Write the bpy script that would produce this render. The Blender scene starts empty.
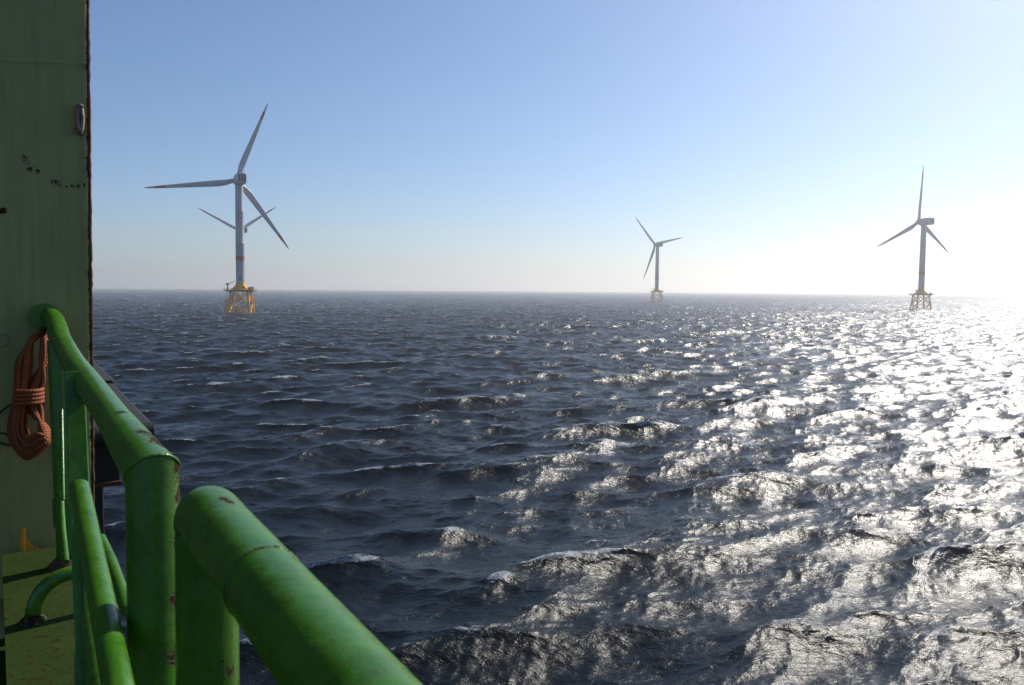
import bpy, bmesh, math, random
import numpy as np
from mathutils import Vector, Matrix, Quaternion

random.seed(7)
rng = np.random.default_rng(11)
scene = bpy.context.scene
COL = scene.collection
R = math.radians

# ------------------------------------------------------------------ camera
F_PX = 800.0
CAM_H = 18.0
PITCH = math.atan(53.3 / F_PX)
ROLL = R(0.43)
CAM = Vector((0, 0, CAM_H))
FWD = Vector((0, math.cos(PITCH), -math.sin(PITCH)))
R0 = Vector((1, 0, 0))
U0 = R0.cross(FWD)
RGT = R0 * math.cos(ROLL) + U0 * math.sin(ROLL)
UPV = U0 * math.cos(ROLL) - R0 * math.sin(ROLL)
R_EARTH = 6.371e6

def ray(px, py):
    return FWD + RGT * ((px - 512) / F_PX) + UPV * ((342.5 - py) / F_PX)

def P(px, py, z):
    """world point seen at a pixel of the photograph, z metres away along the view axis"""
    return CAM + ray(px, py) * z

cd = bpy.data.cameras.new('camera')
cam = bpy.data.objects.new('camera', cd)
COL.objects.link(cam)
cam.matrix_world = Matrix((
    (RGT.x, UPV.x, -FWD.x, CAM.x), (RGT.y, UPV.y, -FWD.y, CAM.y),
    (RGT.z, UPV.z, -FWD.z, CAM.z), (0, 0, 0, 1)))
cd.sensor_width = 36
cd.lens = F_PX / 1024 * 36
cd.clip_start = 0.05
cd.clip_end = 60000
cd.dof.use_dof = True
cd.dof.focus_distance = 30
cd.dof.aperture_fstop = 13
scene.camera = cam

# ------------------------------------------------------------------ light
SUN_AZ, SUN_EL = R(42), R(36)
SUN_DIR = Vector((math.sin(SUN_AZ) * math.cos(SUN_EL), math.cos(SUN_AZ) * math.cos(SUN_EL), math.sin(SUN_EL)))
sd = bpy.data.lights.new('sun', 'SUN')
sd.energy = 5.0
sd.angle = R(0.53)
sd.color = (1.0, 0.93, 0.83)
so = bpy.data.objects.new('sun', sd)
COL.objects.link(so)
so.rotation_euler = (-SUN_DIR).to_track_quat('-Z', 'Y').to_euler()
so.location = (60, 20, 120)

w = bpy.data.worlds.new('World')
scene.world = w
w.use_nodes = True
nt = w.node_tree
nt.nodes.clear()
sky = nt.nodes.new('ShaderNodeTexSky')
sky.sky_type = 'NISHITA'
sky.sun_disc = False
sky.sun_elevation = SUN_EL
sky.sun_rotation = SUN_AZ
sky.altitude = 0
sky.air_density = 0.9
sky.dust_density = 0.7
sky.ozone_density = 6.5
bg = nt.nodes.new('ShaderNodeBackground')
bg.inputs['Strength'].default_value = 0.112
wo = nt.nodes.new('ShaderNodeOutputWorld')
nt.links.new(sky.outputs[0], bg.inputs[0])
nt.links.new(bg.outputs[0], wo.inputs[0])
scene.view_settings.view_transform = 'Standard'
scene.view_settings.look = 'None'
scene.view_settings.gamma = 1
scene.view_settings.exposure = 0.04
scene.render.engine = 'CYCLES'
cy = scene.cycles
cy.use_denoising = True
cy.denoiser = 'OPENIMAGEDENOISE'
cy.denoising_input_passes = 'RGB_ALBEDO_NORMAL'
cy.denoising_prefilter = 'NONE'
cy.max_bounces = 6
cy.volume_bounces = 1
cy.sample_clamp_indirect = 6
cy.use_adaptive_sampling = True
cy.adaptive_threshold = 0.01

# ------------------------------------------------------------------ materials
class NT:
    def __init__(self, name):
        self.m = bpy.data.materials.new(name)
        self.m.use_nodes = True
        self.t = self.m.node_tree
        self.b = self.t.nodes['Principled BSDF']
    def n(self, typ, **kw):
        o = self.t.nodes.new(typ)
        for k, v in kw.items():
            setattr(o, k, v)
        return o
    def l(self, a, b):
        self.t.links.new(a, b)
    def val(self, node, **kw):
        for k, v in kw.items():
            node.inputs[k.replace('_', ' ')].default_value = v
        return node
    def noise(self, vec, scale, detail=4, rough=.55, dist=0.0):
        o = self.n('ShaderNodeTexNoise')
        self.val(o, Scale=scale, Detail=detail, Roughness=rough, Distortion=dist)
        if vec is not None:
            self.l(vec, o.inputs['Vector'])
        return o.outputs['Fac']
    def ramp(self, fac, a, b, ca=0.0, cb=1.0):
        o = self.n('ShaderNodeMapRange', clamp=True)
        self.val(o, From_Min=a, From_Max=b, To_Min=ca, To_Max=cb)
        self.l(fac, o.inputs['Value'])
        return o.outputs['Result']
    def math(self, op, a, b=None, clamp=False):
        o = self.n('ShaderNodeMath', operation=op, use_clamp=clamp)
        for i, v in enumerate((a, b)):
            if v is None: continue
            if isinstance(v, (int, float)): o.inputs[i].default_value = v
            else: self.l(v, o.inputs[i])
        return o.outputs[0]
    def mix(self, fac, a, b):
        o = self.n('ShaderNodeMix', data_type='RGBA')
        for s, v in ((o.inputs[0], fac), (o.inputs[6], a), (o.inputs[7], b)):
            if isinstance(v, (int, float)): s.default_value = v
            elif isinstance(v, tuple): s.default_value = (*v, 1) if len(v) == 3 else v
            else: self.l(v, s)
        return o.outputs[2]

def paint(name, base, dark, rust=(.036, .016, .007), chips=.70, rough=.45, scale=1.0, bump=.4, streak=0.0, faded=None, spec=.5):
    """old ship's paint: mottled colour, chips of rust by noise and where the mesh carries a 'rust' attribute"""
    k = NT(name)
    pos = k.n('ShaderNodeNewGeometry').outputs['Position']
    big = k.noise(pos, 7 * scale, 5, .6)
    mid = k.noise(pos, 34 * scale, 6, .65)
    fine = k.noise(pos, 210 * scale, 5, .6)
    col = k.mix(k.ramp(big, .32, .68), dark, base)
    if faded:
        col = k.mix(k.ramp(mid, .46, .72, 0, .7), col, faded)
    if streak:
        # runs: dirt and rust washed straight down by rain
        mp = k.n('ShaderNodeMapping'); k.l(pos, mp.inputs['Vector'])
        mp.inputs['Scale'].default_value = (1.0, 1.0, .05)
        run = k.noise(mp.outputs[0], 42, 5, .6, .2)
        col = k.mix(k.ramp(run, .52, .74, 0, streak), col, (rust[0] * 1.1, rust[1] * 1.6, rust[2] * 1.5))
        col = k.mix(k.ramp(run, .48, .28, 0, streak * .6), col, tuple(min(1, c * 1.5 + .01) for c in base))
    k.b.inputs['Specular IOR Level'].default_value = spec
    att = k.n('ShaderNodeAttribute', attribute_name='rust').outputs['Fac']
    amount = k.math('ADD', k.math('MULTIPLY', mid, .55), k.math('MULTIPLY', fine, .45))
    amount = k.math('ADD', amount, k.math('MULTIPLY', att, .38))
    mask = k.ramp(amount, chips, chips + .045)
    halo = k.ramp(amount, chips - .10, chips + .02, 0, .45)
    col = k.mix(halo, col, (rust[0] * 1.2, rust[1] * 1.7, rust[2] * 1.2))
    rc = k.mix(fine, rust, (rust[0] * .3, rust[1] * .3, rust[2] * .35))
    col = k.mix(mask, col, rc)
    k.l(col, k.b.inputs['Base Color'])
    k.l(k.math('MULTIPLY', k.math('SUBTRACT', 1.0, k.math('MULTIPLY', mask, .8)), spec), k.b.inputs['Specular IOR Level'])
    rg = k.math('ADD', k.ramp(mid, .3, .7, rough - .08, rough + .1), k.math('MULTIPLY', mask, .4), True)
    k.l(rg, k.b.inputs['Roughness'])
    bp = k.n('ShaderNodeBump')
    k.val(bp, Strength=bump, Distance=.006)
    hgt = k.math('SUBTRACT', k.math('ADD', k.math('MULTIPLY', big, .6), k.math('MULTIPLY', mid, .5)), k.math('MULTIPLY', mask, .35))
    hgt = k.math('ADD', hgt, k.math('MULTIPLY', fine, .12))
    k.l(hgt, bp.inputs['Height'])
    k.l(bp.outputs[0], k.b.inputs['Normal'])
    return k.m

M = {}
M['rail'] = paint('green_rail_paint', (.048, .160, .005), (.030, .112, .004), chips=.69, rough=.29, faded=(.066, .195, .020), streak=.38, bump=.42)
M['wall'] = paint('green_wall_paint', (.300, .285, .098), (.255, .248, .084), chips=.76, rough=.5, scale=.6, bump=.3, streak=.30)
M['deck'] = paint('green_deck_paint', (.020, .047, .004), (.013, .034, .003), rust=(.050, .024, .008), chips=.56, rough=.8, bump=1.0, spec=.12)
M['dark_steel'] = paint('dark_fender_rubber', (.020, .016, .015), (.013, .011, .010), chips=.74, rough=.75, scale=.4)
M['black'] = paint('black_steel', (.012, .012, .013), (.008, .008, .009), chips=.8, rough=.7)
M['rusty'] = paint('rusty_edge', (.040, .022, .014), (.022, .012, .009), rust=(.13, .045, .018), chips=.50, rough=.8)
M['bare'] = paint('worn_bare_steel', (.26, .18, .14), (.12, .065, .045), rust=(.10, .03, .015), chips=.62, rough=.55)
M['yellow'] = paint('ship_yellow_paint', (.62, .30, .015), (.50, .22, .012), chips=.68, rough=.5)

def simple(name, col, rough=.5, var=.12, scale=1.0, metal=0.0):
    k = NT(name)
    pos = k.n('ShaderNodeTexCoord').outputs['Object']
    n = k.noise(pos, scale, 5, .6)
    k.l(k.mix(k.ramp(n, .3, .7), tuple(c * (1 - var) for c in col), tuple(min(1, c * (1 + var)) for c in col)), k.b.inputs['Base Color'])
    k.b.inputs['Roughness'].default_value = rough
    k.b.inputs['Metallic'].default_value = metal
    return k.m

M['white'] = simple('turbine_white', (.40, .43, .47), .4, .05, .2)
M['grey'] = simple('turbine_grey', (.10, .11, .12), .5, .08, .3)
M['red'] = simple('turbine_red', (.42, .05, .025), .45, .1, .3)
M['jacket'] = simple('jacket_yellow', (.80, .36, .006), .5, .2, .5)
M['platform'] = simple('platform_grey', (.16, .15, .13), .7, .2, .5)
M['cable'] = simple('black_cable', (.012, .012, .012), .6, .1, 30)

k = NT('orange_rope')
uv = k.n('ShaderNodeUVMap', uv_map='UVMap').outputs[0]
wv = k.n('ShaderNodeTexWave', wave_type='BANDS', bands_direction='DIAGONAL')
k.val(wv, Scale=1.0, Distortion=.4, Detail=1)
k.l(uv, wv.inputs['Vector'])
pos = k.n('ShaderNodeNewGeometry').outputs['Position']
nn = k.noise(pos, 25, 4, .6)
c1 = k.mix(wv.outputs['Fac'], (.13, .028, .005), (.44, .088, .009))
k.l(k.mix(k.ramp(nn, .4, .75, 0, .5), c1, (.22, .075, .04)), k.b.inputs['Base Color'])
k.b.inputs['Roughness'].default_value = .7
bp = k.n('ShaderNodeBump'); k.val(bp, Strength=.7, Distance=.003)
k.l(wv.outputs['Fac'], bp.inputs['Height']); k.l(bp.outputs[0], k.b.inputs['Normal'])
M['rope'] = k.m

# ------------------------------------------------------------------ mesh helpers
def link(o, parent=None):
    COL.objects.link(o)
    if parent is not None:
        o.parent = parent
    return o

def tag(o, label=None, cat=None, group=None, kind=None):
    if label: o['label'] = label
    if cat: o['category'] = cat
    if group: o['group'] = group
    if kind: o['kind'] = kind
    return o

def empty(name, loc):
    o = bpy.data.objects.new(name, None)
    o.empty_display_size = .2
    o.location = loc
    COL.objects.link(o)
    return o

class MB:
    """collects vertices and faces for one mesh"""
    def __init__(self):
        self.v, self.f, self.mi, self.uv, self.smooth = [], [], [], {}, []
    def add(self, vs, fs, mi=0, smooth=True):
        o = len(self.v)
        self.v += [tuple(p) for p in vs]
        for f in fs:
            self.f.append(tuple(i + o for i in f)); self.mi.append(mi); self.smooth.append(smooth)
        return o
    def tube(self, pts, rad, seg=16, mi=0, caps=True, closed=False, flat=None):
        pts = [Vector(p) for p in pts]
        n = len(pts)
        rads = rad if isinstance(rad, (list, tuple)) else [rad] * n
        tang = []
        for i in range(n):
            a = pts[i - 1] if (i > 0 or closed) else pts[0]
            b = pts[(i + 1) % n] if (i < n - 1 or closed) else pts[-1]
            tang.append((b - a).normalized())
        up = Vector((0, 0, 1)) if abs(tang[0].z) < .9 else Vector((1, 0, 0))
        nv = (up - tang[0] * up.dot(tang[0])).normalized()
        vs, uvs = [], []
        L = 0
        for i in range(n):
            if i: L += (pts[i] - pts[i - 1]).length
            nv = (nv - tang[i] * nv.dot(tang[i])).normalized()
            bv = tang[i].cross(nv)
            for s in range(seg):
                a = 2 * math.pi * s / seg
                vs.append(pts[i] + (nv * math.cos(a) + bv * math.sin(a)) * rads[i])
                uvs.append((L, s / seg))
        fs = []
        rings = n if closed else n - 1
        for i in range(rings):
            j = (i + 1) % n
            for s in range(seg):
                s2 = (s + 1) % seg
                fs.append((i * seg + s, i * seg + s2, j * seg + s2, j * seg + s))
        o = self.add(vs, fs, mi)
        for q, u in enumerate(uvs): self.uv[o + q] = u
        if caps and not closed:
            self.add([vs[s] for s in range(seg)][::-1], [tuple(range(seg))], mi, False)
            self.add([vs[(n - 1) * seg + s] for s in range(seg)], [tuple(range(seg))], mi, False)
        return self
    def box(self, c, sx, sy, sz, rot=None, mi=0):
        vs = [Vector((x * sx / 2, y * sy / 2, z * sz / 2)) for x in (-1, 1) for y in (-1, 1) for z in (-1, 1)]
        if rot is not None: vs = [rot @ v for v in vs]
        vs = [v + Vector(c) for v in vs]
        self.add(vs, [(0, 1, 3, 2), (4, 6, 7, 5), (0, 4, 5, 1), (2, 3, 7, 6), (0, 2, 6, 4), (1, 5, 7, 3)], mi, False)
        return self
    def prism(self, ring_a, ring_b, mi=0, smooth=False):
        n = len(ring_a)
        self.add(list(ring_a) + list(ring_b),
                 [tuple(range(n))[::-1], tuple(range(n, 2 * n))] + [(i, (i + 1) % n, n + (i + 1) % n, n + i) for i in range(n)], mi, smooth)
        return self
    def build(self, name, mats, parent=None, bevel=0.0, spots=None, origin=None):
        me = bpy.data.meshes.new(name)
        org = Vector(origin) if origin is not None else Vector((0, 0, 0))
        me.from_pydata([tuple(Vector(p) - org) for p in self.v], [], self.f)
        mats = mats if isinstance(mats, list) else [mats]
        for m in mats: me.materials.append(m)
        me.polygons.foreach_set('material_index', self.mi)
        me.polygons.foreach_set('use_smooth', self.smooth)
        if self.uv:
            ul = me.uv_layers.new(name='UVMap')
            for lp in me.loops:
                ul.data[lp.index].uv = self.uv.get(lp.vertex_index, (0, 0))
        if spots is not None:
            co = np.array(self.v)
            at = np.zeros(len(co))
            for (p, r, s) in spots:
                d = np.linalg.norm(co - np.array(p), axis=1)
                at = np.maximum(at, s * np.clip(1.5 * (1 - d / r), 0, 1))
            a = me.attributes.new('rust', 'FLOAT', 'POINT')
            a.data.foreach_set('value', at.astype(np.float32))
        bm = bmesh.new(); bm.from_mesh(me)
        bmesh.ops.recalc_face_normals(bm, faces=bm.faces)
        bm.to_mesh(me); bm.free()
        o = bpy.data.objects.new(name, me)
        o.location = org if parent is None else org - (parent.location if parent.parent is None else Vector((0, 0, 0)))
        link(o, parent)
        if bevel:
            b = o.modifiers.new('bevel', 'BEVEL'); b.width = bevel; b.segments = 2; b.limit_method = 'ANGLE'; b.angle_limit = R(40)
        return o

def spline(pts, n=8):
    """Catmull-Rom through points"""
    pts = [Vector(p) for p in pts]
    out = []
    for i in range(len(pts) - 1):
        p0 = pts[i - 1] if i else pts[0] * 2 - pts[1]
        p1, p2 = pts[i], pts[i + 1]
        p3 = pts[i + 2] if i + 2 < len(pts) else pts[-1] * 2 - pts[-2]
        for s in range(n):
            t = s / n
            out.append(.5 * ((2 * p1) + (p2 - p0) * t + (2 * p0 - 5 * p1 + 4 * p2 - p3) * t * t + (3 * p1 - p0 - 3 * p2 + p3) * t ** 3))
    out.append(pts[-1])
    return out

# ------------------------------------------------------------------ sea
def make_sea():
    HS, LP = 1.55, 36.0
    kp = 2 * math.pi / LP
    A = (HS / 4) ** 2 * 2.5 * kp ** 2
    wind = R(-28)                     # the wind comes from here (clockwise from +Y)
    wx, wy = -math.sin(wind), -math.cos(wind)
    casc = []
    for (L, N, lmax, lmin, seed) in ((701.0, 512, 1e9, 13.0, 1), (163.0, 512, 13.0, 3.0, 2), (41.0, 512, 3.0, .42, 3)):
        g = np.random.default_rng(seed)
        kk = np.fft.fftfreq(N, L / N) * 2 * np.pi
        kx, ky = np.meshgrid(kk, kk, indexing='ij')
        km = np.hypot(kx, ky); km[0, 0] = 1
        cosd = (kx * wx + ky * wy) / km
        ratio = np.clip(np.sqrt(km / kp), 1, 8)
        s = np.clip(3.5 / ratio, 1.0, 9)      # narrow at the peak, broad for short waves
        D = np.where(cosd > 0, np.abs(cosd) ** (2 * s), 0)
        th = np.linspace(-np.pi / 2, np.pi / 2, 721)
        sg = np.linspace(1, 9, 33)
        nrm = np.array([np.trapezoid(np.cos(th) ** (2 * q), th) if hasattr(np, 'trapezoid') else np.trapz(np.cos(th) ** (2 * q), th) for q in sg])
        D = D / np.interp(s, sg, nrm)
        S = A * km ** -4.0 * np.exp(-1.25 * (kp / km) ** 2) * D
        S[(km < 2 * np.pi / lmax) | (km >= 2 * np.pi / lmin)] = 0
        S[0, 0] = 0
        S *= (1.1, 3.2, 1.9)[len(casc)]
        dk = 2 * np.pi / L
        H = (g.standard_normal((N, N)) + 1j * g.standard_normal((N, N))) * np.sqrt(S) * dk
        def inv(Z): return np.real(np.fft.ifft2(Z)) * N * N
        h = inv(H)
        dx = inv(1j * kx / km * H); dy = inv(1j * ky / km * H)
        jxx = inv(-kx * kx / km * H); jyy = inv(-ky * ky / km * H); jxy = inv(-kx * ky / km * H)
        casc.append((L, N, h, dx, dy, jxx, jyy, jxy, lmin, lmax))
    # polar sheet, fine where the view looks, coarse elsewhere
    fine = R(44)
    th = np.concatenate([np.linspace(-np.pi, -fine, 180, endpoint=False),
                         np.linspace(-fine, fine, 1300, endpoint=False),
                         np.linspace(fine, np.pi, 180, endpoint=False)])
    rs = [6.0, 10, 14, 18, 21, 24, 26]
    r = 28.0
    while r < 24000:
        rs.append(r)
        r += min(r * r / (F_PX * CAM_H) * .85, .0031 * r)
    rs.append(24000.0)
    rs = np.array(rs)
    dr = np.gradient(rs)
    nT, nR = len(th), len(rs)
    RR, TT = np.meshgrid(rs, th, indexing='ij')
    X = RR * np.sin(TT); Y = RR * np.cos(TT)
    cell = np.maximum(dr[:, None] * np.ones((1, nT)), .6 * RR * np.gradient(th)[None, :])
    Z = -RR ** 2 / (2 * R_EARTH)
    DX = np.zeros_like(X); DY = np.zeros_like(X)
    JXX = np.zeros_like(X); JYY = np.zeros_like(X); JXY = np.zeros_like(X)
    for ci, (L, N, h, dx, dy, jxx, jyy, jxy, lmin, lmax) in enumerate(casc):
        rot = (0.0, .31, .77)[ci]       # each tile laid at its own angle would turn the wind, so only shift
        u = (X + 318.0 * (ci + 1)) / L * N
        v = (Y + 57.0 * (ci + 2)) / L * N
        i0 = np.floor(u).astype(np.int64); j0 = np.floor(v).astype(np.int64)
        fu = u - i0; fv = v - j0
        i1 = (i0 + 1) % N; j1 = (j0 + 1) % N; i0 %= N; j0 %= N
        def smp(a):
            return (a[i0, j0] * (1 - fu) * (1 - fv) + a[i1, j0] * fu * (1 - fv) + a[i0, j1] * (1 - fu) * fv + a[i1, j1] * fu * fv)
        ref = (22.0, 4.5, .9)[ci]
        wgt = np.clip(1.35 - cell / ref * 1.0, 0, 1) ** 1.0
        # slow gusts: the small waves are stronger in some patches than in others
        if ci == 2:
            gust = .85 + .35 * np.sin(X * .021 + 1.3 * np.sin(Y * .013)) * np.sin(Y * .017 + 1.1 * np.sin(X * .011 + 2))
            lod = np.clip(1 - wgt, 0, 1)
            wgt = wgt * gust * (.68 + .32 * np.clip((RR - 60) / 90, 0, 1))
        Z += smp(h) * wgt
        DX += smp(dx) * wgt; DY += smp(dy) * wgt
        if ci < 2:
            JXX += smp(jxx); JYY += smp(jyy); JXY += smp(jxy)
    CH = 1.15
    Jd = (1 + CH * JXX) * (1 + CH * JYY) - (CH * JXY) ** 2
    thr = np.quantile(Jd[(RR > 40) & (RR < 700)], .075)
    foam = np.clip((thr - Jd) / .22, 0, 1)
    X = X + CH * DX; Y = Y + CH * DY
    verts = np.stack([X, Y, Z], -1).reshape(-1, 3).astype(np.float32)
    a = np.arange(nR - 1)[:, None] * nT
    b = np.arange(nT)[None, :]
    b2 = (b + 1) % nT
    quads = np.stack([a + b, a + nT + b, a + nT + b2, a + b2], -1).reshape(-1, 4).astype(np.int32)
    # close the middle, under the ship
    quads = quads[:, ::-1]
    me = bpy.data.meshes.new('sea')
    nv, nq = len(verts), len(quads)
    me.vertices.add(nv); me.loops.add(nq * 4); me.polygons.add(nq)
    me.vertices.foreach_set('co', verts.ravel())
    me.loops.foreach_set('vertex_index', np.ascontiguousarray(quads).ravel())
    me.polygons.foreach_set('loop_start', np.arange(0, nq * 4, 4, dtype=np.int32))
    me.polygons.foreach_set('use_smooth', np.ones(nq, bool))
    me.update(calc_edges=True)
    at = me.attributes.new('foam', 'FLOAT', 'POINT')
    at.data.foreach_set('value', foam.ravel().astype(np.float32))
    at = me.attributes.new('unresolved', 'FLOAT', 'POINT')
    at.data.foreach_set('value', lod.ravel().astype(np.float32))
    me.materials.append(sea_material())
    o = bpy.data.objects.new('sea', me)
    COL.objects.link(o)
    tag(o, 'dark choppy sea with small whitecaps and sun glitter', 'sea', kind='structure')
    return o

def sea_material():
    k = NT('sea_water')
    geo = k.n('ShaderNodeNewGeometry').outputs['Position']
    mp = k.n('ShaderNodeMapping'); k.l(geo, mp.inputs['Vector'])
    mp.inputs['Rotation'].default_value = (0, 0, R(-28))
    mp.inputs['Scale'].default_value = (.55, 1.0, 1.0)
    v = mp.outputs[0]
    n1 = k.noise(v, .42, 3, .6, .6)      # ~2.4 m
    n2 = k.noise(v, 1.9, 4, .62, .5)     # ~.5 m
    n3 = k.noise(v, 8.0, 5, .68, .4)     # ripples
    lod = k.n('ShaderNodeAttribute', attribute_name='unresolved').outputs['Fac']
    hgt = k.math('MULTIPLY', n1, k.math('ADD', k.math('MULTIPLY', lod, 1.0), .10))
    hgt = k.math('ADD', hgt, k.math('MULTIPLY', n2, .125))
    hgt = k.math('ADD', hgt, k.math('MULTIPLY', n3, .028))
    bp = k.n('ShaderNodeBump'); k.val(bp, Strength=1.0, Distance=1.0)
    k.l(hgt, bp.inputs['Height'])
    att = k.n('ShaderNodeAttribute', attribute_name='foam').outputs['Fac']
    fn = k.noise(v, 1.6, 6, .7, .8)
    fm = k.math('SUBTRACT', k.math('MULTIPLY', att, 1.5), k.math('MULTIPLY', k.ramp(fn, .32, .62), 1.25))
    lace = k.noise(geo, 5.5, 5, .7, 1.2)
    fm = k.math('MULTIPLY', k.ramp(fm, .0, .5), k.ramp(lace, .38, .60, .12, 1.0))
    b = k.b
    b.inputs['Base Color'].default_value = (.003, .006, .008, 1)
    b.inputs['Roughness'].default_value = .27
    b.inputs['IOR'].default_value = 1.27
    k.l(bp.outputs[0], b.inputs['Normal'])
    fo = k.n('ShaderNodeBsdfDiffuse'); fo.inputs['Color'].default_value = (.52, .56, .60, 1)
    ms = k.n('ShaderNodeMixShader')
    k.l(k.math('MULTIPLY', fm, .8), ms.inputs[0]); k.l(b.outputs[0], ms.inputs[1]); k.l(fo.outputs[0], ms.inputs[2])
    k.l(ms.outputs[0], k.t.nodes['Material Output'].inputs['Surface'])
    return k.m

make_sea()

# ------------------------------------------------------------------ haze
def make_haze():
    k = NT('sea_air')
    k.t.nodes.remove(k.b)
    pv = k.n('ShaderNodeVolumePrincipled')
    pv.inputs['Color'].default_value = (1.0, .975, .93, 1)
    pv.inputs['Density'].default_value = HAZE
    pv.inputs['Anisotropy'].default_value = .56
    k.l(pv.outputs[0], k.t.nodes['Material Output'].inputs['Volume'])
    mb = MB()
    zb, zt = -24500 ** 2 / (2 * R_EARTH) - 4, 168.0
    mb.box((0, 0, (zb + zt) / 2), 49400, 49400, zt - zb)
    o = mb.build('haze', k.m)
    tag(o, 'pale sea haze thickening towards the horizon', 'haze', kind='stuff')
HAZE = 2.0e-4
make_haze()

# ------------------------------------------------------------------ wind turbines
WIND_AZ = R(-28)
HUB = 92.0

def yawed(p):
    """turbine local (x right, y upwind) -> world offset"""
    c, s = math.cos(-WIND_AZ), math.sin(-WIND_AZ)
    return Vector((p[0] * c - p[1] * s, p[0] * s + p[1] * c, p[2]))

def build_turbine():
    root = empty('wind_turbine', (0, 0, 0))
    # tower: three flanged cans
    mb = MB()
    prof = [(21.2, 3.05), (30, 3.02), (48, 2.95), (48.15, 3.02), (48.5, 3.02), (48.65, 2.94), (70, 2.8), (70.15, 2.86), (70.5, 2.86), (70.65, 2.78), (88.6, 2.65)]
    mb.tube([(0, 0, z) for z, r in prof], [r for z, r in prof], 32)
    t = mb.build('tower', M['white'], root)
    mb = MB()
    mb.tube([(0, 0, 36.6), (0, 0, 39.6)], [3.03, 3.02], 32)
    mb.build('red_band', M['red'], t)
    mb = MB()
    mb.box((.6, -3.0, 24.0), 1.2, .25, 2.4, Matrix.Rotation(0, 3, 'Z'))
    mb.build('door', M['grey'], t)
    # nacelle
    tilt = Matrix.Rotation(R(4), 3, 'X')
    c = Vector((0, 0, 92))
    def sec(y, wx, zb, zt, ch):
        pts = [(-wx + ch, zb), (wx - ch, zb), (wx, zb + ch), (wx, zt - ch), (wx - ch, zt), (-wx + ch, zt), (-wx, zt - ch), (-wx, zb + ch)]
        return [yawed(Vector((x, y, z))) + c for x, z in pts]
    mb = MB()
    secs = [(-10.4, 2.7, -2.9, 3.5, .6), (-10.0, 3.1, -3.3, 3.9, .7), (0, 3.2, -3.6, 3.8, .8), (3.2, 3.0, -3.3, 3.1, 1.0), (4.6, 2.3, -2.6, 2.4, 1.0)]
    rings = [sec(*s) for s in secs]
    n = 8
    vs = [v for rg in rings for v in rg]
    fs = [tuple(range(n)), tuple(range((len(rings) - 1) * n, len(rings) * n))]
    for i in range(len(rings) - 1):
        for s in range(n):
            fs.append((i * n + s, i * n + (s + 1) % n, (i + 1) * n + (s + 1) % n, (i + 1) * n + s))
    mb.add(vs, fs, 0, False)
    nac = mb.build('nacelle', M['white'], root, bevel=.15)
    mb = MB()
    for s in (-1.9, 0, 1.9):
        ctr = yawed((s, -10.46, .3)) + c
        mb.box(ctr, 1.6, .16, 4.8, Matrix.Rotation(-WIND_AZ, 3, 'Z'))
    mb.build('vent', M['grey'], nac)
    mb = MB()
    for s in (-1.6, 1.6):
        b0 = yawed((s, -8.8, 3.7)) + c
        mb.tube([b0, b0 + Vector((0, 0, 2.4))], .09, 6)
    b0, b1 = yawed((-1.6, -8.8, 5.2)) + c, yawed((1.6, -8.8, 5.2)) + c
    mb.tube([b0, b1], .07, 6)
    mb.build('wind_vane_mast', M['grey'], nac)
    # rotor: an Empty at the hub that carries hub and blades
    hubc = yawed((0, 6.8, .45)) + c
    rot = bpy.data.objects.new('rotor', None)
    rot.empty_display_size = 2
    rot.location = hubc
    rot.rotation_mode = 'QUATERNION'
    link(rot, root)
    mb = MB()
    yy = [-2.2, -1.6, 0, 1.2, 2.2, 2.8, 3.1]
    rr = [2.0, 2.5, 2.7, 2.5, 1.9, 1.1, .25]
    mb.tube([(0, y, 0) for y in yy], rr, 24)
    mb.build('hub', M['white'], rot)
    # blade along local +Z, leading edge towards +X, pressure side facing +Y (upwind)
    st = [(1.6, 3.2, 1.0, 0), (4, 3.2, 1.0, 4), (8, 3.9, .62, 14), (13, 4.6, .36, 13), (20, 4.2, .27, 10), (30, 3.45, .22, 6), (40, 2.75, .19, 3.2),
          (49.4, 2.1, .17, 1.6), (49.5, 2.1, .17, 1.6), (55.4, 1.6, .16, .6), (55.5, 1.6, .16, .6), (60.5, 1.0, .15, 0), (62.4, .45, .15, 0), (63, .08, .2, 0)]
    nS = 16
    mb = MB()
    vs = []
    for (r, ch, tk, tw) in st:
        r = 1.6 + (r - 1.6) * .95
        a = R(tw)
        bend = .025 * max(0, r - 5) + 1.6 * (r / 63) ** 2.5      # cone and pre-bend, upwind
        for s in range(nS):
            q = 2 * math.pi * s / nS
            ex = math.cos(q) * .5
            ey = math.sin(q) * .5 * tk * (1 if tk > .9 else (1 + .45 * math.cos(q)))
            x = (ex - (0 if tk > .9 else .18)) * ch
            y = ey * ch
            vs.append((x * math.cos(a) - y * math.sin(a), x * math.sin(a) + y * math.cos(a) + bend, r))
    for i in range(len(st) - 1):
        red = 49.4 <= st[i][0] < 55.4
        mb.add([], [], 0)
        fs = [(i * nS + s, i * nS + (s + 1) % nS, (i + 1) * nS + (s + 1) % nS, (i + 1) * nS + s) for s in range(nS)]
        if i == 0:
            base = len(mb.v); mb.v += vs
        for f in fs:
            mb.f.append(tuple(base + q for q in f)); mb.mi.append(1 if red else 0); mb.smooth.append(True)
    mb.f.append(tuple(base + s for s in range(nS))[::-1]); mb.mi.append(0); mb.smooth.append(False)
    b0 = mb.build('blade', [M['white'], M['red']], rot)
    for q in range(3):
        b = b0 if q == 0 else b0.copy()
        if q: link(b, rot)
        b.rotation_euler = (0, R(120 * q), 0)
    # jacket foundation
    ja = R(6)
    def leg_xy(i, half):
        a = ja + math.pi / 4 + i * math.pi / 2
        return Vector((math.cos(a), math.sin(a))) * half * math.sqrt(2)
    def leg_pt(i, z):
        half = 5.7 + (15.0 - z) * .105
        q = leg_xy(i, half)
        return Vector((q.x, q.y, z))
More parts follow.
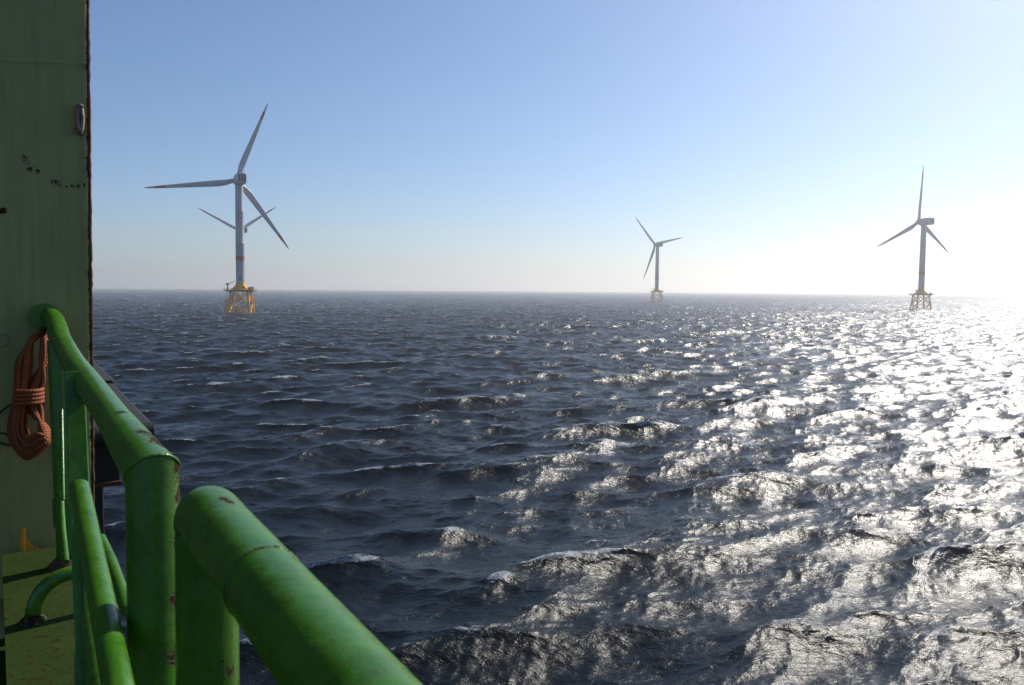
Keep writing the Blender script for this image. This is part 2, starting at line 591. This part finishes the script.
    for i in range(4):
        mb = MB()
        mb.tube([leg_pt(i, -8), leg_pt(i, 15.4)], .62, 12)
        mb.build('leg', M['jacket'], root)
    levels = [(-2.5, 6.4), (6.4, 14.6)]
    for i in range(4):
        j = (i + 1) % 4
        for (z0, z1) in levels:
            for (p, q) in ((i, j), (j, i)):
                mb = MB()
                mb.tube([leg_pt(p, z0), leg_pt(q, z1)], .33, 8)
                mb.build('brace', M['jacket'], root)
    mb = MB()
    rot_m = Matrix.Rotation(ja, 3, 'Z')
    mb.box((0, 0, 15.8), 19.5, 18.0, .5, rot_m)
    for s in (-1, 1):
        mb.box(rot_m @ Vector((s * 5.7, 0, 15.2)), .7, 17, .8, rot_m)
        mb.box(rot_m @ Vector((0, s * 5.7, 15.25)), 17, .7, .7, rot_m)
    plat = mb.build('platform', M['platform'], root)
    mb = MB()
    hx, hy = 9.6, 8.85
    cor = [(-hx, -hy), (hx, -hy), (hx, hy), (-hx, hy)]
    for e in range(4):
        a, b = Vector((*cor[e], 0)), Vector((*cor[(e + 1) % 4], 0))
        for hh in (16.6, 17.2):
            mb.tube([rot_m @ (a + Vector((0, 0, hh))), rot_m @ (b + Vector((0, 0, hh)))], .06, 6)
        for q in range(9):
            p = a.lerp(b, q / 9)
            mb.tube([rot_m @ (p + Vector((0, 0, 16.05))), rot_m @ (p + Vector((0, 0, 17.2)))], .06, 6)
    mb.build('railing', M['jacket'], plat)
    # transition piece: cone with four struts
    mb = MB()
    mb.tube([(0, 0, 15.0), (0, 0, 17.0), (0, 0, 19.2), (0, 0, 21.2)], [4.9, 4.6, 3.5, 3.2], 32)
    tp = mb.build('transition_piece', M['jacket'], root)
    for i in range(4):
        mb = MB()
        p = leg_pt(i, 15.6)
        mb.tube([p, Vector((p.x * .36, p.y * .36, 19.4))], .6, 10)
        mb.build('strut', M['jacket'], tp)
    # crane, cabinets
    mb = MB()
    q = rot_m @ Vector((-7.6, -5.5, 16.05))
    mb.tube([q, q + Vector((0, 0, 3.8))], .38, 10)
    mb.tube([q + Vector((0, 0, 3.8)), q + Vector((4.2, .6, 6.0))], [.3, .18], 8)
    mb.box(q + Vector((-.2, 0, 4.0)), 1.4, 1.2, 1.2)
    mb.build('crane', M['grey'], plat)
    for (x, y, sx, sy, sz) in ((6.6, 5.4, 2.6, 2.2, 2.2), (7.2, -5.6, 1.6, 2.0, 1.7)):
        mb = MB()
        mb.box(rot_m @ Vector((x, y, 16.08 + sz / 2)), sx, sy, sz, rot_m)
        mb.build('cabinet', M['platform'], plat, bevel=.06)
    # boat landing ladder on the side
    for sgn in (-1, 1):
        mb = MB()
        for e in (-1, 1):
            a0 = rot_m @ Vector((sgn * 9.4, e * .9 - 2.5, 0))
            mb.tube([Vector((a0.x, a0.y, -3)), Vector((a0.x, a0.y, 9.5))], .28, 8)
            b0 = rot_m @ Vector((sgn * 6.9, e * .9 - 2.5, 9.5))
            mb.tube([Vector((a0.x, a0.y, 9.3)), b0], .2, 8)
            b1 = rot_m @ Vector((sgn * 8.7, e * .4 - 2.5, 0))
            mb.tube([Vector((b1.x, b1.y, 0)), Vector((b1.x, b1.y, 15.6))], .08, 6)
        for z in range(0, 16):
            a0 = rot_m @ Vector((sgn * 8.7, -2.9, z)); a1 = rot_m @ Vector((sgn * 8.7, -2.1, z))
            mb.tube([a0, a1], .05, 5)
        mb.build('boat_landing', M['jacket'], root)
    return root

def copy_tree(o, parent=None):
    c = o.copy()
    COL.objects.link(c)
    c.parent = parent
    for ch in list(o.children):
        copy_tree(ch, c)
    return c

proto = build_turbine()
turbs = [
    # pixel column, view depth, rotor angle, yaw of this one, label
    (240.8, 560, 21.5, -30, 'large nearest wind turbine on a yellow jacket, white tower with a red band'),
    (243.4, 1050, 55.5, -38, 'small wind turbine directly behind the nearest one, its tower hidden by the larger tower'),
    (656.0, 1305, 77, -26, 'pale hazy smallest wind turbine standing alone near the middle of the horizon'),
    (919.8, 850, 2, -21, 'grey backlit wind turbine over the bright sun glitter, one blade straight up'),
]
for i, (px, z, psi, yaw, lab) in enumerate(turbs):
    o = proto if i == 0 else copy_tree(proto)
    # foot on the curved sea surface
    x = (px - 512) / F_PX * z
    y = z
    o.location = (x, y, -(x * x + y * y) / (2 * R_EARTH))
    o.rotation_euler = (0, 0, WIND_AZ - R(yaw))
    rot = [c for c in o.children if c.name.startswith('rotor')][0]
    rot.rotation_quaternion = (Quaternion((0, 0, 1), -WIND_AZ) @ Quaternion((1, 0, 0), R(4)) @ Quaternion((0, 1, 0), R(psi)))
    tag(o, lab, 'wind turbine', 'wind turbines on yellow jackets in the open sea')

# ------------------------------------------------------------------ the ship
AX_AZ = R(-33)
AFT = Vector((-math.sin(AX_AZ), -math.cos(AX_AZ), 0))      # towards the camera along the ship's side
OUT = Vector((math.cos(AX_AZ), -math.sin(AX_AZ), 0))       # outboard
W0 = P(91, 400, 3.12)
def on_wall(px, py, off=0.0):
    d = ray(px, py)
    t = ((W0 + AFT * off) - CAM).dot(AFT) / d.dot(AFT)
    return CAM + d * t
def on_level(px, py, z):
    d = ray(px, py)
    return CAM + d * ((z - CAM.z) / d.z)
def on_vplane(px, py, q, nrm):
    d = ray(px, py)
    return CAM + d * ((q - CAM).dot(nrm) / d.dot(nrm))

DECK_Z = on_wall(25, 551, .10).z

# bulkhead: a grid so that rust can sit where the photograph shows it
def wall_st(p):
    q = p - W0
    return q.dot(OUT), q.z
e_top, e_bot = on_wall(86.6, 0), on_wall(91.6, 460)
slope = (wall_st(e_bot)[0] - wall_st(e_top)[0]) / (e_top.z - e_bot.z)
def edge_s(z): return wall_st(e_bot)[0] + slope * (e_bot.z - z)
zs = np.concatenate([np.arange(DECK_Z - 1.5, DECK_Z - .2, .1), np.arange(DECK_Z - .2, CAM_H + 1.25, .005), np.arange(CAM_H + 1.25, CAM_H + 5, .15)])
ss = np.concatenate([-np.arange(6, .62, -.2), -np.arange(.6, 0, -.005), [0.0]])
marks = [(24, 158), (27, 163), (30, 168), (38, 171), (45, 176), (52, 182), (56, 183), (59, 186), (67, 187), (72, 186), (78, 186), (84, 185), (0, 211), (2, 210)]
mk = np.array([wall_st(on_wall(*m)) for m in marks])
mr = np.array([.012, .010, .012, .007, .007, .010, .012, .010, .006, .007, .007, .008, .010, .010])
lug_st = wall_st(on_wall(80, 122))
seam_z0 = wall_st(on_wall(0, 60))[1]; seam_z1 = wall_st(on_wall(88, 64))[1]
seam_s0 = wall_st(on_wall(0, 60))[0]; seam_s1 = wall_st(on_wall(88, 64))[0]
vs, fs, att = [], [], []
for z in zs:
    es = edge_s(z)
    for s in ss:
        S = es + s
        zz = z - W0.z
        # faint plate waviness and a raised weld seam
        seam = seam_z0 + (S - seam_s0) * (seam_z1 - seam_z0) / (seam_s1 - seam_s0)
        off = .0016 * math.sin(S * 7 + z * 3) + .0012 * math.sin(z * 9 - S * 4) + .0022 * math.exp(-((zz - seam) / .006) ** 2)
        if s > -.012: off -= .004 * ((s + .012) / .012) ** 2
        p = W0 + OUT * S + AFT * off
        vs.append((p.x, p.y, z))
        a = 0
        dd = np.hypot(mk[:, 0] - S, mk[:, 1] - zz)
        a = max(a, float(np.max(np.clip(1.0 * (1 - dd / (mr * 2.6)), 0, 1))))
        a = max(a, .9 * max(0, 1 - (-s) / .012), .5 * max(0, 1 - (-s) / .05))
        dl = math.hypot((lug_st[0] - S) / .04, (lug_st[1] - zz) / .09)
        a = max(a, .9 * max(0, 1 - dl) * 1.3)
        a = max(a, .35 * math.exp(-((zz - seam) / .004) ** 2))
        att.append(min(1, a))
nS = len(ss)
for i in range(len(zs) - 1):
    for j in range(nS - 1):
        fs.append((i * nS + j, i * nS + j + 1, (i + 1) * nS + j + 1, (i + 1) * nS + j))
mb = MB(); mb.add(vs, fs)
wall_front = len(vs)
# back and sides
T = .16
bk = [(-6, zs[0]), (0, zs[0]), (0, zs[-1]), (-6, zs[-1])]
fr = [W0 + OUT * (edge_s(z) + s) - AFT * .006 for s, z in bk]
for p, (s, z) in zip(fr, bk): p.z = z
br = [p - AFT * T for p in fr]
mb.prism(fr, br)
wall = mb.build('bulkhead', M['wall'])
a = wall.data.attributes.new('rust', 'FLOAT', 'POINT')
a.data.foreach_set('value', np.array(att + [0] * (len(wall.data.vertices) - len(att)), np.float32))
tag(wall, 'tall dark green ship bulkhead with rust chips at the left edge of the photo', 'bulkhead')
# rusty corner strip, ragged
mb = MB()
pts, rad = [], []
for z in np.arange(DECK_Z - 1.2, CAM_H + 3.0, .02):
    p = W0 + OUT * (edge_s(z) + .003) - AFT * .012; p.z = z
    pts.append(p + OUT * random.uniform(-.0012, .0012)); rad.append(.0085 + random.uniform(-.0012, .0014))
mb.tube(pts, rad, 8)
tag(mb.build('edge_strip', M['rusty'], wall), 'rust-eaten corner edge')
# welded lug with a hole
mb = MB()
ring = []
for q in range(20):
    t = 2 * math.pi * q / 20
    px = 80 + 2.6 * math.cos(t) + .5 * math.sin(t); py = 118 + 13 * math.sin(t)
    ring.append(on_wall(px, py, .028 + .010 * math.sin(t)))
mb.tube(ring, [.0075] * 20, 8, closed=True)
mb.tube([on_wall(79.5, 127, .0), on_wall(79.5, 130, .022), on_wall(80.5, 134, .004)], [.010, .011, .007], 8)
mb.tube([on_wall(81, 106, .0), on_wall(81, 107, .028)], [.009, .008], 8)
tag(mb.build('lug', M['bare'], wall), 'worn bare steel lug at the edge')
mb = MB()
mb.tube([on_wall(2.5 + 5.5 * math.cos(t), 340 + 6.5 * math.sin(t), .002) for t in np.linspace(0, 2 * math.pi, 28, endpoint=False)], .0028, 8, closed=True)
mb.build('weld_ring', M['wall'], wall)

# deck plate on which the stanchions stand, lower deck behind it, hull side
edge_q = on_level(110, 655, DECK_Z)
out_s = (edge_q - W0).dot(OUT)
def ship(s, a, z):
    p = W0 + OUT * s + AFT * a
    return Vector((p.x, p.y, z))
in_s = (on_level(2, 560, DECK_Z) - W0).dot(OUT)
def slab(s0, s1, a0, a1, z0, z1, na=60, nsx=20):
    mb = MB()
    S = np.linspace(s0, s1, nsx); Aa = np.linspace(a0, a1, na)
    vs = [ship(s, a, z1 + .0015 * math.sin(9 * s + 5 * a)) for a in Aa for s in S]
    fs = [(i * nsx + j, i * nsx + j + 1, (i + 1) * nsx + j + 1, (i + 1) * nsx + j) for i in range(na - 1) for j in range(nsx - 1)]
    mb.add(vs, fs)
    q = [(s0, a0), (s1, a0), (s1, a1), (s0, a1)]
    mb.prism([ship(s, a, z1 - .004) for s, a in q], [ship(s, a, z0) for s, a in q])
    return mb
deck = slab(in_s, out_s, .10, 7.0, DECK_Z - .30, DECK_Z).build('deck', M['deck'])
tag(deck, 'worn olive green deck plate with rust stains', 'deck', kind='structure')
low = slab(-9, out_s - .01, -.2, 7.0, DECK_Z - 1.0, DECK_Z - .35, 20, 20).build('lower_deck', M['deck'])
tag(low, 'lower green deck inboard of the plate', 'deck', kind='structure')
mb = MB()
q = [(-9, -9.0), (out_s - .06, -9.0), (out_s - .06, 7.2), (-9, 7.2)]
mb.prism([ship(s, a, DECK_Z - 1.003) for s, a in q], [ship(s - .3 * (s > -5), a, -3.0) for s, a in q])
tag(mb.build('hull', M['black']), 'dark ship hull below the deck', 'hull', kind='structure')

# ---- guard rail (far section)
PR = .0425
def rail_spots(lst):
    return [(P(px, py, z), r, s) for px, py, z, r, s in lst]

rail = empty('guard_rail', P(150, 460, 1.42) * 1.0)
tag(rail, 'long green pipe guard rail running from the bulkhead to a bent post', 'railing')
wall_pt = on_wall(44, 317, -.01)
ctrl = [wall_pt, P(47.5, 315.5, 3.02), P(53, 319, 2.96), P(57, 327, 2.90), P(60, 338, 2.80), P(66, 350, 2.64), P(74, 364, 2.42), P(87.5, 382, 2.12), P(101, 401, 1.88), P(118, 425, 1.64), P(134, 448, 1.475)]
JOINT = P(152.5, 473, 1.355)
POST_FOOT = P(155.5, 690, 1.345)
pts = spline(ctrl + [JOINT], 12)
d1 = (JOINT - pts[-8]).normalized()
d2 = (POST_FOOT - JOINT).normalized()
mn = (d1 + d2).normalized()
def miter_ring(d, r, seg, first):
    """end ring of a pipe along d, cut on the mitre plane of the joint"""
    up = Vector((0, 0, 1)) if abs(d.z) < .9 else Vector((1, 0, 0))
    u = (up - d * up.dot(d)).normalized(); v = d.cross(u)
    out = []
    for q in range(seg):
        t = 2 * math.pi * q / seg
        p = u * math.cos(t) * r + v * math.sin(t) * r
        out.append(JOINT + p - d * (p.dot(mn) / d.dot(mn)))
    return out
def mitred_pipe(mb, pts, rads, seg, d):
    """pipe whose last point is the joint: body, then the mitred end ring"""
    n0 = len(mb.v)
    body = [p for p in pts if (p - JOINT).dot(d) < -.055]
    mb.tube(body, rads[:len(body)], seg, caps=False)
    ring = miter_ring(d, rads[-1], seg, None)
    last = mb.v[len(mb.v) - seg:]
    # pair each ring point with the nearest direction on the body's last ring
    o = mb.add(ring, [])
    li = len(mb.v) - 2 * seg
    c0 = sum((Vector(p) for p in last), Vector()) / seg
    def ang(p, c):
        w_ = p - c; w_ = w_ - d * w_.dot(d)
        return w_.normalized()
    k0 = max(range(seg), key=lambda q: ang(ring[q], JOINT).dot(ang(Vector(last[0]), c0)))
    sgn = 1 if ang(ring[(k0 + 2) % seg], JOINT).dot(ang(Vector(last[2]), c0)) > ang(ring[(k0 - 2) % seg], JOINT).dot(ang(Vector(last[2]), c0)) else -1
    L = (body[-1] - body[0]).length
    for q in range(seg):
        a_, b_ = o + (k0 + sgn * q) % seg, o + (k0 + sgn * (q + 1)) % seg
        mb.f.append((li + q, li + (q + 1) % seg, b_, a_)); mb.mi.append(0); mb.smooth.append(True)
        mb.uv[a_] = (L, q / seg)
mb = MB()
n_ = len(pts)
mitred_pipe(mb, pts, [.0335 if i < n_ * .80 else .0335 + (PR - .0335) * ((i / n_ - .80) / .2) ** .8 for i in range(n_ - 1)] + [PR], 48, d1)
sp = rail_spots([(122, 409, 1.60, .028, .85), (100, 398, 1.86, .02, .6), (138, 425, 1.5, .025, .5), (163, 447, 1.42, .05, .9), (172, 458, 1.4, .05, .9), (60, 330, 2.85, .03, .4), (150, 440, 1.45, .05, .7)])
mb.build('top_rail', M['rail'], rail, spots=sp)
# post, mitred and welded onto the rail
mb = MB()
base = JOINT + d2 * ((DECK_Z - JOINT.z) / d2.z)
mitred_pipe(mb, [base.lerp(JOINT, t / 40) for t in range(41)], [PR] * 41, 48, -d2)
sp = rail_spots([(168, 456, 1.36, .045, .9), (178, 480, 1.36, .045, .95), (156, 458, 1.35, .02, .6), (172, 505, 1.36, .03, .8), (140, 465, 1.36, .025, .7), (172, 600, 1.34, .03, .7), (150, 675, 1.33, .02, .8), (172, 655, 1.33, .04, .6), (173, 540, 1.35, .03, .8)])
mb.build('post', M['rail'], rail, spots=sp)
mb = MB()
br_ring = miter_ring(d1, PR * .985, 90, None)
mb.tube(br_ring, [.0026 + .0010 * random.random() for _ in range(90)], 8, closed=True)
tag(mb.build('weld_bead', M['rail'], rail, spots=[(P(165, 452, 1.38), .05, .8)]), 'weld bead round the bend')
# weld collar at the bulkhead end
mb = MB()
mb.tube([on_wall(44, 317, .004), on_wall(45, 317.2, .05)], PR * 1.2, 32)
mb.build('collar', M['rail'], rail)
# far stanchion by the bulkhead
mb = MB()
c_foot = on_level(68, 566, DECK_Z)
c_zd = (c_foot - CAM).dot(FWD)
def vpost(mb, foot, top_z, r, seg=20):
    mb.tube([foot + Vector((0, 0, t * (top_z - foot.z) / 12)) for t in range(13)], r, seg)
top_c = P(58, 340, c_zd)
mb.tube([c_foot.lerp(top_c, t / 12) for t in range(13)], .034, 24)
cp = mb.build('post', M['rail'], rail, spots=[(c_foot, .1, .8)])
mb = MB()
mb.tube([c_foot, c_foot + Vector((0, 0, .012)), c_foot + Vector((0, 0, .03))], [.062, .058, .04], 20)
mb.build('foot_plate', M['rusty'], cp)
mb = MB()
mb.tube([c_foot.lerp(top_c, .18), c_foot.lerp(top_c, .30)], [.040, .040], 24)
mb.build('sleeve', M['rail'], cp)
# middle stanchion: flat bar leaning a little
mb = MB()
dz0 = 1.86
d_top, d_mid = P(74, 372, 2.12), P(86, 640, dz0)
d_dir = (d_mid - d_top)
d_foot = d_top + d_dir * ((DECK_Z - d_top.z) / d_dir.z)
view = ((d_top + d_foot) / 2 - CAM).normalized()
ax = d_dir.normalized()
bw = ax.cross(view).normalized()
bt = ax.cross(bw).normalized()
ring = lambda p, hw, ht: [p + bw * hw + bt * ht, p - bw * hw + bt * ht, p - bw * hw - bt * ht, p + bw * hw - bt * ht]
mb.prism(ring(d_top, .024, .010), ring(d_foot, .022, .010))
dp = mb.build('post', M['rail'], rail, bevel=.003, spots=[(P(90, 660, 1.8), .08, .6)])
mb = MB()
s0 = d_top + d_dir * .80
mb.prism(ring(P(84, 520, 1.99) + bt * .022 - bw * .0, .006, .012), ring(d_foot + bt * .02, .006, .012))
mb.prism(ring(P(88.5, 652, 1.855), .029, .017), ring(d_foot, .029, .017))
mb.build('sleeve', M['rail'], dp, bevel=.003)
# mid and lower rails
mb = MB()
mb.tube([P(79.5, 488, 1.82).lerp(P(121, 700, 1.14), t / 20) for t in range(21)], .0215, 28)
mb.build('mid_rail', M['rail'], rail, spots=rail_spots([(105, 548, 1.6, .03, .7), (115, 570, 1.5, .03, .8), (124, 600, 1.5, .03, .7)]))
mb = MB()
mb.tube([P(60.8, 492, 2.72), P(63, 530, 2.6), P(66.3, 562, 2.45)], .009, 14)
mb.build('mid_rail', M['rail'], rail)
mb = MB()
mb.tube([P(61.5, 410, 2.75), P(62.5, 470, 2.6), P(63, 500, 2.55)], .006, 12)
mb.build('rail_gusset', M['rail'], rail)
mb = MB()
mb.tube([P(93, 617, 1.74).lerp(P(107, 705, 1.36), t / 12) for t in range(13)], .0255, 26)
mb.build('lower_rail', M['rail'], rail)
# outer flange strip lit by the sun beside the middle rail
mb = MB()
mb.tube([P(101, 538, 1.72), P(111, 563, 1.64), P(120, 588, 1.58), P(127, 611, 1.52)], [.010, .013, .013, .012], 12)
mb.build('rail_stub', M['rail'], rail, spots=[(P(112, 565, 1.62), .3, .22)])

# ---- guard rail (near section)
rail2 = empty('guard_rail', P(207, 520, 1.10) * 1.0)
tag(rail2, 'closest green pipe rail, with a ring weld, at the bottom of the photo', 'railing')
A1 = P(209, 517, 1.10); A2 = P(346, 685, .665)
dirn = (A2 - A1)
mb = MB()
pts = spline([A1 - dirn * .045 - Vector((0, 0, .020)), A1, A1 + dirn * .18] + [A1 + dirn * t for t in (.4, .7, 1, 1.5, 2.2, 3.0)], 10)
mb.tube(pts, [PR * .93, PR * .97] + [PR] * (len(pts) - 2), 48)
# rounded front end
e0 = pts[0]; ed = (pts[0] - pts[1]).normalized()
mb.tube([e0 + ed * PR * .93 * math.sin(t) for t in np.linspace(0, 1.5, 8)], [PR * .93 * math.cos(t) for t in np.linspace(0, 1.5, 8)], 48, caps=True)
sp = rail_spots([(224, 497, 1.04, .013, .9), (231, 503, 1.03, .011, .9), (248, 584, .86, .016, .95), (250, 580, .86, .014, .9), (208, 545, 1.02, .012, .7), (200, 590, 1.0, .01, .6), (370, 682, .62, .02, .8)])
mb.build('top_rail', M['rail'], rail2, spots=sp)
mb = MB()
mid = A1 + dirn * .53
rd = dirn.normalized()
mb.tube([mid - rd * .003, mid - rd * .0012, mid + rd * .0012, mid + rd * .003], [PR + .0001, PR + .0011, PR + .0011, PR + .0001], 48, caps=False)
tag(mb.build('weld_ring', M['rail'], rail2, spots=[(mid, .2, .45)]), 'thin raised ring weld')
mb = MB()
pb = P(208, 700, 1.115)
pt = P(207, 530, 1.11)
mb.tube([pt.lerp(pb, t / 24) for t in range(25)] + [Vector((pb.x, pb.y, DECK_Z))], PR * .98, 40)
mb.build('post', M['rail'], rail2, spots=rail_spots([(236, 675, 1.08, .04, .7), (235, 640, 1.08, .03, .5)]))
mb = MB()
f2 = A1 + dirn * 2.6
mb.tube([f2 + Vector((0, 0, -.02)), Vector((f2.x, f2.y, DECK_Z))], PR * .98, 32)
mb.build('post', M['rail'], rail2)

# ---- half hoop on the deck
h0 = on_level(33, 622, DECK_Z); h1 = on_level(112, 606, DECK_Z)
mb = MB()
cen = (h0 + h1) / 2; hv = (h1 - h0) / 2
hh = .125
pts = [h0 + Vector((0, 0, -.002))] + [cen - hv * math.cos(t) + Vector((0, 0, hh * math.sin(t) ** .8)) for t in np.linspace(.0, math.pi, 33)]
mb.tube(pts[1:], .0205, 20)
for q in (h0, h1):
    mb.tube([q, q + Vector((0, 0, .010)), q + Vector((0, 0, .02))], [.036, .033, .018], 16)
hoop = mb.build('hoop', M['rail'], spots=[(h0, .06, .9), (h1, .06, .8)])
tag(hoop, 'low bent green pipe hoop welded to the olive deck plate', 'hoop')

# ---- yellow bracket behind the deck plate
mb = MB()
b_off = .045
mb.tube(spline([on_wall(22.5, 585, b_off), on_wall(22.5, 560, b_off), on_wall(22.6, 535, b_off), on_wall(22.8, 529, b_off), on_wall(23, 527, b_off)], 4), [.0105] * 12 + [.0105, .010, .009, .007, .003], 16)
fin = [on_wall(24, 532, b_off), on_wall(28.5, 541, b_off), on_wall(34, 547, b_off), on_wall(41, 550, b_off), on_wall(46, 580, b_off), on_wall(24, 580, b_off)]
mb.prism([p + AFT * .004 for p in fin], [p - AFT * .004 for p in fin])
tag(mb.build('bracket', M['yellow']), 'small orange yellow gusset bracket at the foot of the bulkhead', 'bracket')

# ---- dark fender platform outboard, beyond the bulkhead
fz = DECK_Z - .02
fq = on_level(154.5, 424, fz)
f_s, f_a = (fq - W0).dot(OUT), (fq - W0).dot(AFT)
mb = MB()
def fbox(mb, s0, s1, a0, a1, z0, z1):
    q = [(s + (f_a - a) * .022, a) for s, a in ((s0, a0), (s1, a0), (s1, a1), (s0, a1))]
    mb.prism([ship(s, a, z1) for s, a in q], [ship(s, a, z0) for s, a in q])
L1 = f_a - 2.9
fbox(mb, f_s - .75, f_s, L1 + .03, f_a, fz - .10, fz)
fbox(mb, f_s - .75, f_s + .012, L1 - 9, L1, fz - .10, fz + .03)
fen = mb.build('fender_platform', M['dark_steel'], bevel=.02)
tag(fen, 'dark fender beam sticking out along the hull beyond the bulkhead', 'fender')
mb = MB()
mb.tube([ship(f_s - .01, f_a - .02, fz - .06), ship(f_s - .75, f_a - .02, fz - .06)], .075, 20)
mb.build('end_roll', M['black'], fen)
mb = MB()
fbox(mb, f_s - .75, f_s - .22, L1 - 6, f_a - .12, fz - .42, fz - .103)
fbox(mb, f_s - .75, f_s - .33, L1 - 6, f_a - .16, fz - 1.6, fz - .423)
mb.build('support', M['black'], fen, bevel=.01)
mb = MB()
fbox(mb, f_s - .75, f_s - .215, f_a - .118, f_a - .09, fz - .44, fz - .41)
mb.build('support_flange', M['rusty'], fen)

# ---- orange rope coil
coil = empty('rope_coil', on_wall(30, 397, .05))
tag(coil, 'coil of orange rope hanging on the green bulkhead, tied round its middle', 'rope')
mb = MB()
for i in range(21):
    j = lambda a: random.uniform(-a, a)
    o = .012 + .035 * (i % 6) / 5
    k_ = i / 20
    lf = 14 + 12 * k_ + j(1.5); wl = 16 + 10 * k_ + j(1); bl = 10 + 14 * k_ + j(1.5)
    wr = 28 + 11 * k_ + j(1.5); br_ = 49 - 7 * k_ + j(1.5); rt = 47 - 6 * k_ + j(1.5)
    by = 458 - 20 * k_ + j(1.5)
    loop = [(43 + j(1.2), 331 + j(1.5), o), (31 + j(2), 341 + j(2), o + .01), (lf + 4, 360, o + .015), (lf + 2, 380, o + .01), (wl, 397, o + .012), (bl, 425, o + .02), (bl + 2, 442 - 9 * k_, o + .035),
            (20 + 6 * k_, by - 4, o + .06), (29 + j(2), by, o + .08), (39 - 2 * k_, by - 6, o + .095), (br_, 442 - 8 * k_, o + .095), (br_ - 2, 428, o + .07), (wr + 3, 412, o + .02), (wr, 397, o + .012), (wr + 5, 380, o + .01), (rt - 1, 362, o + .01), (rt, 345, o + .01)]
    pw = [on_wall(a, b, c + .03) for a, b, c in loop]
    pw = spline(pw + [pw[0]], 6)[:-1]
    mb.tube(pw, .0066, 10, closed=True)
for v in mb.uv: mb.uv[v] = (mb.uv[v][0] * 60, mb.uv[v][1] * 2)
mb.build('strand', M['rope'], coil)
mb = MB()
pts = []
for t in np.linspace(0, 2 * math.pi * 4, 97):
    pts.append(on_wall(27.5 + 14 * math.cos(t) + 1, 389 + t * .62 + 1.5 * math.sin(t), .088 + .052 * math.sin(t)))
mb.tube(pts, .0075, 10)
for v in mb.uv: mb.uv[v] = (mb.uv[v][0] * 60, mb.uv[v][1] * 2)
mb.build('binding', M['rope'], coil)
# hook that carries the coil
mb = MB()
mb.tube(spline([on_wall(43, 334, .0), on_wall(43, 334, .05), on_wall(43, 333, .13), on_wall(43, 327, .145)], 6), .010, 12)
tag(mb.build('hook', M['rusty']), 'short dark steel hook holding the orange rope coil on the bulkhead', 'hook')

# ---- thin black cables on the bulkhead
mb = MB()
mb.tube(spline([on_wall(-30, 440, .01), on_wall(-8, 420, .012), on_wall(4, 409, .02), on_wall(16, 402, .03)], 10), .0035, 8)
mb.tube(spline([on_wall(-30, 452, .01), on_wall(-6, 436, .012), on_wall(3, 433, .014), on_wall(9, 437, .02), on_wall(15, 446, .02)], 10), .0035, 8)
mb.tube(spline([on_wall(-25, 440, .008), on_wall(-6, 441, .008), on_wall(4, 444, .012), on_wall(12, 446, .02)], 10), .0035, 8)
tag(mb.build('cable', M['cable']), 'thin black cables running behind the orange rope coil on the bulkhead', 'cable')
